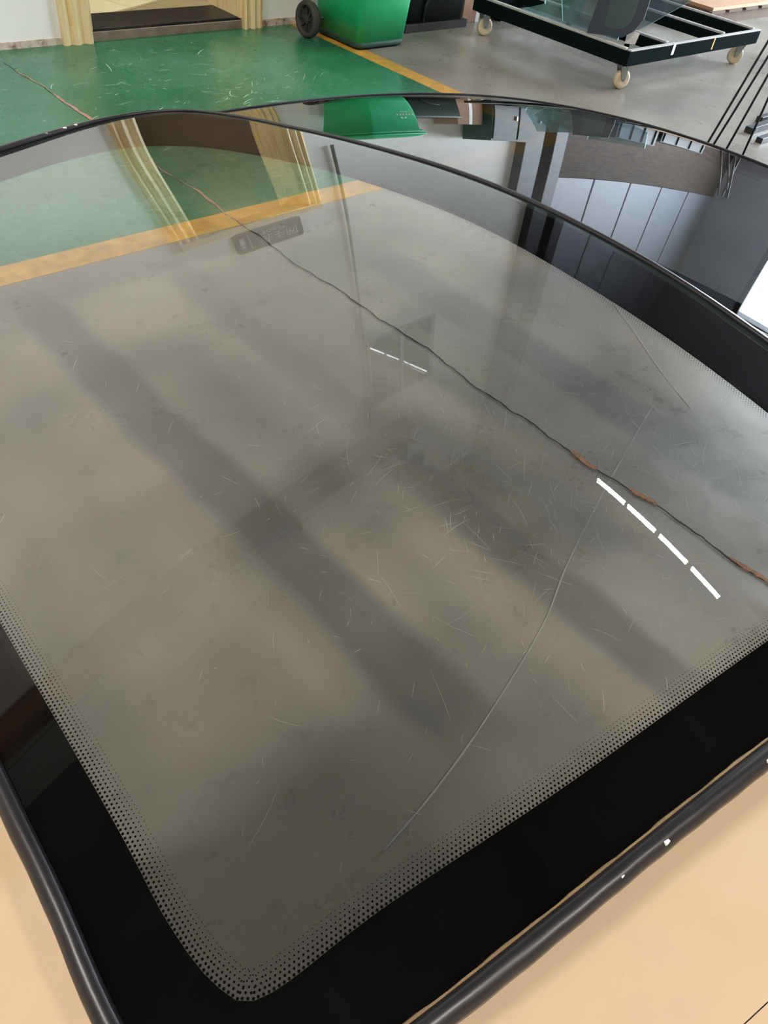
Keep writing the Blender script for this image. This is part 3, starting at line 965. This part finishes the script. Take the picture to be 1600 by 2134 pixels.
# dark tub behind the trolley
M_TUB = simple('black_green_plastic', (16, 26, 26), 0.5, var=0.2)
tu = empty('storage_tub', (4.72, 4.56, 0))
bm = bmesh.new(); add_box(bm, (4.42, 4.36, 0.0), (5.06, 4.76, 0.05), 0.006)
kids(bm_obj('tub_base', bm, simple('brown_black_wood', (40, 32, 28), 0.8)), tu)
kids(loft('tub_body', [rsect(4.45, 5.03, 4.38, 4.75, 0.04, 0.05), rsect(4.42, 5.06, 4.36, 4.76, 0.05, 0.62), rsect(4.40, 5.08, 4.34, 4.765, 0.05, 0.66)], M_TUB), tu)
bm = bmesh.new()
tube_path(bm, [(4.60, 4.374, 0.06), (4.60, 4.366, 0.16), (4.64, 4.362, 0.25), (4.70, 4.36, 0.30), (4.78, 4.36, 0.32)], 0.010, 8)
kids(bm_obj('tub_rib', bm, M_TUB, smooth=True), tu)
tag(tu, 'black green plastic tub on a dark board beside the green bin', 'tub')

# ------------------------------------------------------------------ glass trolley
M_FRAME = simple('green_black_frame_paint', (14, 24, 25), 1.0, 0.0, var=0.2, scale=18, spec=0.03)
M_PAD = simple('pale_rubber_strip', (178, 176, 172), 0.6, var=0.1, scale=30)
M_CASTER = simple('cream_caster_tread', (206, 190, 160), 0.5, var=0.08)
M_FORK = simple('zinc_fork', (150, 150, 146), 0.4, 0.5)
tr = empty('glass_trolley', (5.8, 3.55, 0))
X0, X1, Y0, Y1, FZ0, FZ1 = 4.93, 6.68, 2.88, 4.22, 0.150, 0.232
def part(name, lo, hi, mat, bev=0.004):
    return kids(box(name, lo, hi, mat, bevel=bev), tr)
part('frame_rail', (X0, Y0, FZ0), (X1, Y0 + 0.06, FZ1), M_FRAME)
part('frame_rail', (X0, Y1 - 0.06, FZ0), (X1, Y1, FZ1), M_FRAME)
part('frame_rail', (X0, Y0 + 0.06, FZ0), (X0 + 0.06, Y1 - 0.06, FZ1), M_FRAME)
part('frame_rail', (X1 - 0.06, Y0 + 0.06, FZ0), (X1, Y1 - 0.06, FZ1), M_FRAME)
part('rubber_strip', (X0 + 0.02, Y0 + 0.005, FZ1), (X1, Y0 + 0.035, FZ1 + 0.008), M_PAD, 0.002)
for x in (X0 + 0.012, 5.42, 6.18, X1 - 0.05):
    if x > X0 + 0.1 and x < X1 - 0.1:
        part('cross_bar', (x - 0.012, Y0 + 0.06, FZ0 + 0.02), (x + 0.042, Y1 - 0.06, FZ1), M_FRAME)
    part('rubber_strip', (x, Y0 + 0.045, FZ1), (x + 0.03, Y1 - 0.06, FZ1 + 0.014), M_PAD, 0.003)
# short posts the panes lean on
for y in (3.12, 3.62):
    part('post', (5.285, y, FZ0), (5.31, y + 0.03, 0.62), M_FRAME)
def caster(x, y, ang):
    d = Vector((math.cos(ang), math.sin(ang), 0)); ax = Vector((-d.y, d.x, 0))
    c = Vector((x, y, 0.058)) + d * 0.02
    e = empty('caster', (x, y, 0.0))
    e.parent = tr; e.matrix_parent_inverse = Matrix.Translation(-tr.location)
    bm = bmesh.new(); lathe(bm, [(0.040, -0.017), (0.054, -0.017), (0.058, -0.008), (0.058, 0.008), (0.054, 0.017), (0.040, 0.017)], c, ax, 26)
    kids2(bm_obj('tread', bm, M_CASTER, smooth=True), e)
    bm = bmesh.new(); lathe(bm, [(0.041, -0.013), (0.041, 0.013), (0.014, 0.014), (0.010, 0.024)], c, ax, 22)
    kids2(bm_obj('wheel_disc', bm, M_FORK), e)
    bm = bmesh.new()
    for s in (-1, 1):
        q = ax * (0.024 * s)
        pts = [Vector((x, y, 0.138)) - d * 0.028 + q, Vector((x, y, 0.138)) + d * 0.034 + q, c + d * 0.013 - Vector((0, 0, 0.008)) + q, c - d * 0.011 - Vector((0, 0, 0.008)) + q]
        a = [bm.verts.new(p - ax * 0.002) for p in pts]; b = [bm.verts.new(p + ax * 0.002) for p in pts]
        bm.faces.new(a); bm.faces.new(b[::-1])
        for i in range(4):
            bm.faces.new((a[i], a[(i + 1) % 4], b[(i + 1) % 4], b[i]))
    add_cyl(bm, c - ax * 0.030, c + ax * 0.030, 0.007, seg=10)
    add_box(bm, (x - 0.035, y - 0.035, 0.138), (x + 0.035, y + 0.035, 0.150))
    kids2(bm_obj('fork', bm, M_FORK), e)
def kids2(o, e):
    o.parent = e
    o.matrix_parent_inverse = Matrix.Translation(-e.location)
    return o
caster(5.0, 2.945, -0.35)
caster(6.60, 2.95, 2.4)
caster(5.0, 4.16, -0.35)
caster(6.60, 4.16, 0.8)
# tape flags on the front rail
part('tape_flag', (5.445, Y0 - 0.002, 0.175), (5.475, Y0, 0.240), M_WHITEBIT, 0)
part('tape_flag', (5.985, Y0 - 0.002, 0.165), (6.0, Y0, 0.236), simple('yellow_tape', (226, 180, 62), 0.5), 0)
part('tape_flag', (6.09, Y1 - 0.063, 0.20), (6.12, Y1 - 0.061, 0.27), simple('salmon_tape', (222, 150, 120), 0.6), 0)
tag(tr, 'dark steel trolley on cream casters with pale rubber strips, loaded with glass', 'trolley')

# panes standing on the trolley
M_PANEG = clear_glass('loose_green_glass', (0.66, 0.73, 0.76, 1), 0.05, dirt_or_light_haze=0.16, dcol=(0.42, 0.50, 0.54, 1))  # blue-grey haze painted in for bright background light in the panes
M_PANEE = simple('bright_aqua_edge', (176, 222, 222), 0.25, var=0.05)
M_PRIV = NT('grey_privacy_glass'); M_PRIV.base(s2l((62, 78, 84))); M_PRIV.set(Roughness=0.12); M_PRIV = M_PRIV.m
M_PFRIT = NT('slate_frit'); M_PFRIT.base(s2l((56, 60, 74))); M_PFRIT.set(Roughness=0.35); M_PFRIT = M_PFRIT.m
def pane(name, poly, x, lean, th, face, edge, label, yaw=0.0, inner=None, imat=None):
    """poly in (y, z); stands in the plane x = const, leaning by lean per metre of height"""
    n = len(poly)
    root_z = min(z for _, z in poly); yc = sum(y for y, _ in poly) / n
    e = empty(name, (x, yc, root_z))
    def P3(y, z, o):
        return (x + lean * (z - root_z) + o + yaw * (y - yc), y, z)
    vs = [P3(y, z, 0) for y, z in poly] + [P3(y, z, th) for y, z in poly]
    fs = [tuple(range(n)), tuple(range(n, 2 * n))[::-1]] + [(i, n + i, n + (i + 1) % n, (i + 1) % n) for i in range(n)]
    kids(mesh_obj('glass_sheet', vs, fs, None, mats=[face, edge], fmat=[0, 0] + [1] * n), e)
    if inner:
        m = len(inner)
        vs = [P3(y, z, -0.0015) for y, z in inner] + [P3(y, z, -0.0002) for y, z in inner]
        fs = [tuple(range(m)), tuple(range(m, 2 * m))[::-1]] + [(i, m + i, m + (i + 1) % m, (i + 1) % m) for i in range(m)]
        kids(mesh_obj('clear_area', vs, fs, imat), e)
    tag(e, label, 'glass pane', 'glass panes on the trolley')
    return e
Zs = FZ1 + 0.014
pane('side_glass', [(3.81, 0.250), (3.77, 0.247), (3.25, 0.247), (3.16, 0.40), (3.14, 0.80), (3.55, 0.86), (3.66, 0.42), (3.64, 0.318)], 4.968, 0.06, 0.012, M_PANEG, M_PANEE, 'clear aqua-edged pane with a pointed corner at the trolley end')
pane('side_glass', [(3.50, 0.249), (3.05, 0.249), (3.0, 0.75), (3.45, 0.84), (3.62, 0.50)], 5.02, 0.06, 0.009, M_PANEG, M_PANEE, 'clear pane with a straight slanted edge behind the pointed one')
pane('side_glass', [(3.24, 0.249), (2.98, 0.289), (2.91, 0.34), (2.87, 0.415), (2.87, 0.51), (2.90, 0.80), (3.20, 0.84), (3.225, 0.434)], 4.945, 0.05, 0.006, M_PFRIT, M_STEELDK, 'slate grey bordered side window standing in front of the clear panes', 0.0,
     [(3.13, 0.32), (3.06, 0.315), (2.99, 0.335), (2.95, 0.37), (2.935, 0.436), (2.95, 0.74), (3.12, 0.77), (3.14, 0.46)], M_PRIV)
pane('side_glass', [(3.20, 0.249), (3.06, 0.29), (3.01, 0.322), (2.81, 0.483), (2.76, 0.525), (2.75, 0.85), (3.25, 0.88)], 5.24, 0.04, 0.009, M_PANEG, M_PANEE, 'clear pane with a slanting lower edge at the middle of the trolley', 0.0)
# paper slip hanging off the trolley corner
vs = [(5.02, 2.99, 0.248), (5.08, 2.95, 0.248), (5.09, 2.945, 0.31), (5.03, 3.0, 0.325), (5.023, 2.993, 0.248), (5.083, 2.953, 0.248), (5.093, 2.948, 0.31), (5.033, 3.003, 0.325)]
pp = mesh_obj('paper_slip', vs, [(0, 1, 2, 3), (7, 6, 5, 4), (0, 4, 5, 1), (1, 5, 6, 2), (2, 6, 7, 3), (3, 7, 4, 0)], M_WHITEBIT)
tag(pp, 'white paper slip sticking up at the trolley corner', 'paper')

# ------------------------------------------------------------------ rod rack at the right
rk = empty('rod_rack', (5.1, 2.0, 0))
rods = [((4.463, 1.983), (4.503, 1.886, 0.581)), ((4.504, 1.964), (4.542, 1.871, 0.513)), ((4.495, 1.878), (4.518, 1.823, 0.442)), ((4.578, 1.803), (4.580, 1.797, 0.331))]
for (bx, by), q in rods:
    b = Vector((bx, by, 0.0)); q = Vector(q)
    top = b + (q - b) * (1.15 / q.z)
    kids(cyl('rod', b, top, 0.0062, M_STEELDK, seg=10), rk)
kids(box('base_channel', (5.12, 2.02, 0.0), (5.95, 2.07, 0.035), M_STEELDK, bevel=0.003), rk)
kids(box('base_channel', (5.02, 1.90, 0.0), (5.95, 1.94, 0.030), M_STEELDK, bevel=0.003), rk)
kids(box('base_channel', (5.40, 2.10, 0.0), (5.95, 2.14, 0.035), M_STEELDK, bevel=0.003), rk)
kids(box('base_bar', (4.42, 1.60, 0.0), (4.62, 2.02, 0.008), M_STEELDK, bevel=0.002), rk)
kids(cyl('bolt_hole', (5.18, 2.0185, 0.02), (5.18, 2.0205, 0.02), 0.007, M_PAD, seg=10), rk)
tag(rk, 'rack of thin dark steel rods on floor channels right of the trolley', 'rack')

cb2 = empty('steel_cabinet', (5.85, 4.55, 0))
kids(box('cabinet_body', (5.48, 4.38, 0.03), (6.24, 4.72, 1.12), M_TUB, bevel=0.006), cb2)
kids(box('cabinet_base', (5.50, 4.40, 0.0), (6.22, 4.70, 0.03), M_STEELDK), cb2)
for x in (5.50, 5.87):
    d = kids(box('cabinet_door', (x, 4.368, 0.06), (x + 0.345, 4.379, 1.08), M_TUB, bevel=0.003), cb2)
    kids2(box('handle', (x + 0.30, 4.352, 0.52), (x + 0.32, 4.369, 0.64), M_FORK), d)
tag(cb2, 'black steel cabinet against the white wall behind the trolley', 'cabinet')
bx2 = empty('cardboard_box', (5.26, 4.6, 0))
kids(box('box_body', (5.10, 4.45, 0.0), (5.43, 4.73, 0.80), simple('box_cardboard', (150, 116, 96), 0.85), bevel=0.004), bx2)
kids(box('packing_tape', (5.25, 4.4485, 0.0), (5.29, 4.4502, 0.80), M_WHITEBIT), bx2)
tag(bx2, 'tall brown cardboard box with pale tape between tub and black cabinet', 'box')
# stock behind the trolley
M_CARD = simple('brown_cardboard', (190, 150, 120), 0.8, var=0.1)
pl = empty('pallet', (8.3, 4.2, 0))
for y in (3.75, 4.15, 4.55):
    kids(box('bearer', (7.2, y, 0), (9.6, y + 0.08, 0.09), simple('pallet_wood', (86, 68, 54), 0.85) if y < 3.8 else bpy.data.materials['pallet_wood']), pl)
for i in range(8):
    x = 7.2 + i * 0.31
    kids(box('deck_board', (x, 3.72, 0.09), (x + 0.24, 4.66, 0.11), bpy.data.materials['pallet_wood'], bevel=0.002), pl)
tag(pl, 'low brown wooden pallet behind the trolley', 'pallet')
cb = box('cardboard_sheet', (7.55, 3.74, 0.11), (9.3, 4.05, 0.135), M_CARD, bevel=0.002)
tag(cb, 'flat tan cardboard sheet lying on the wooden pallet', 'cardboard')
for i, (x, w, h, wd) in enumerate(((7.25, 0.9, 0.7, 'tall'), (8.25, 1.2, 0.5, 'wide low'))):
    cr = empty('steel_crate', (x + w / 2, 4.4, 0.11))
    kids(box('crate_body', (x, 4.15, 0.112), (x + w, 4.64, h), M_TUB, bevel=0.006), cr)
    for k in range(4):
        xx = x + 0.06 + k * (w - 0.12) / 3
        kids(box('crate_rib', (xx - 0.02, 4.135, 0.13), (xx + 0.02, 4.152, h - 0.02), M_TUB), cr)
    tag(cr, wd + ' black steel crate standing on the wooden pallet', 'crate', 'black crates')
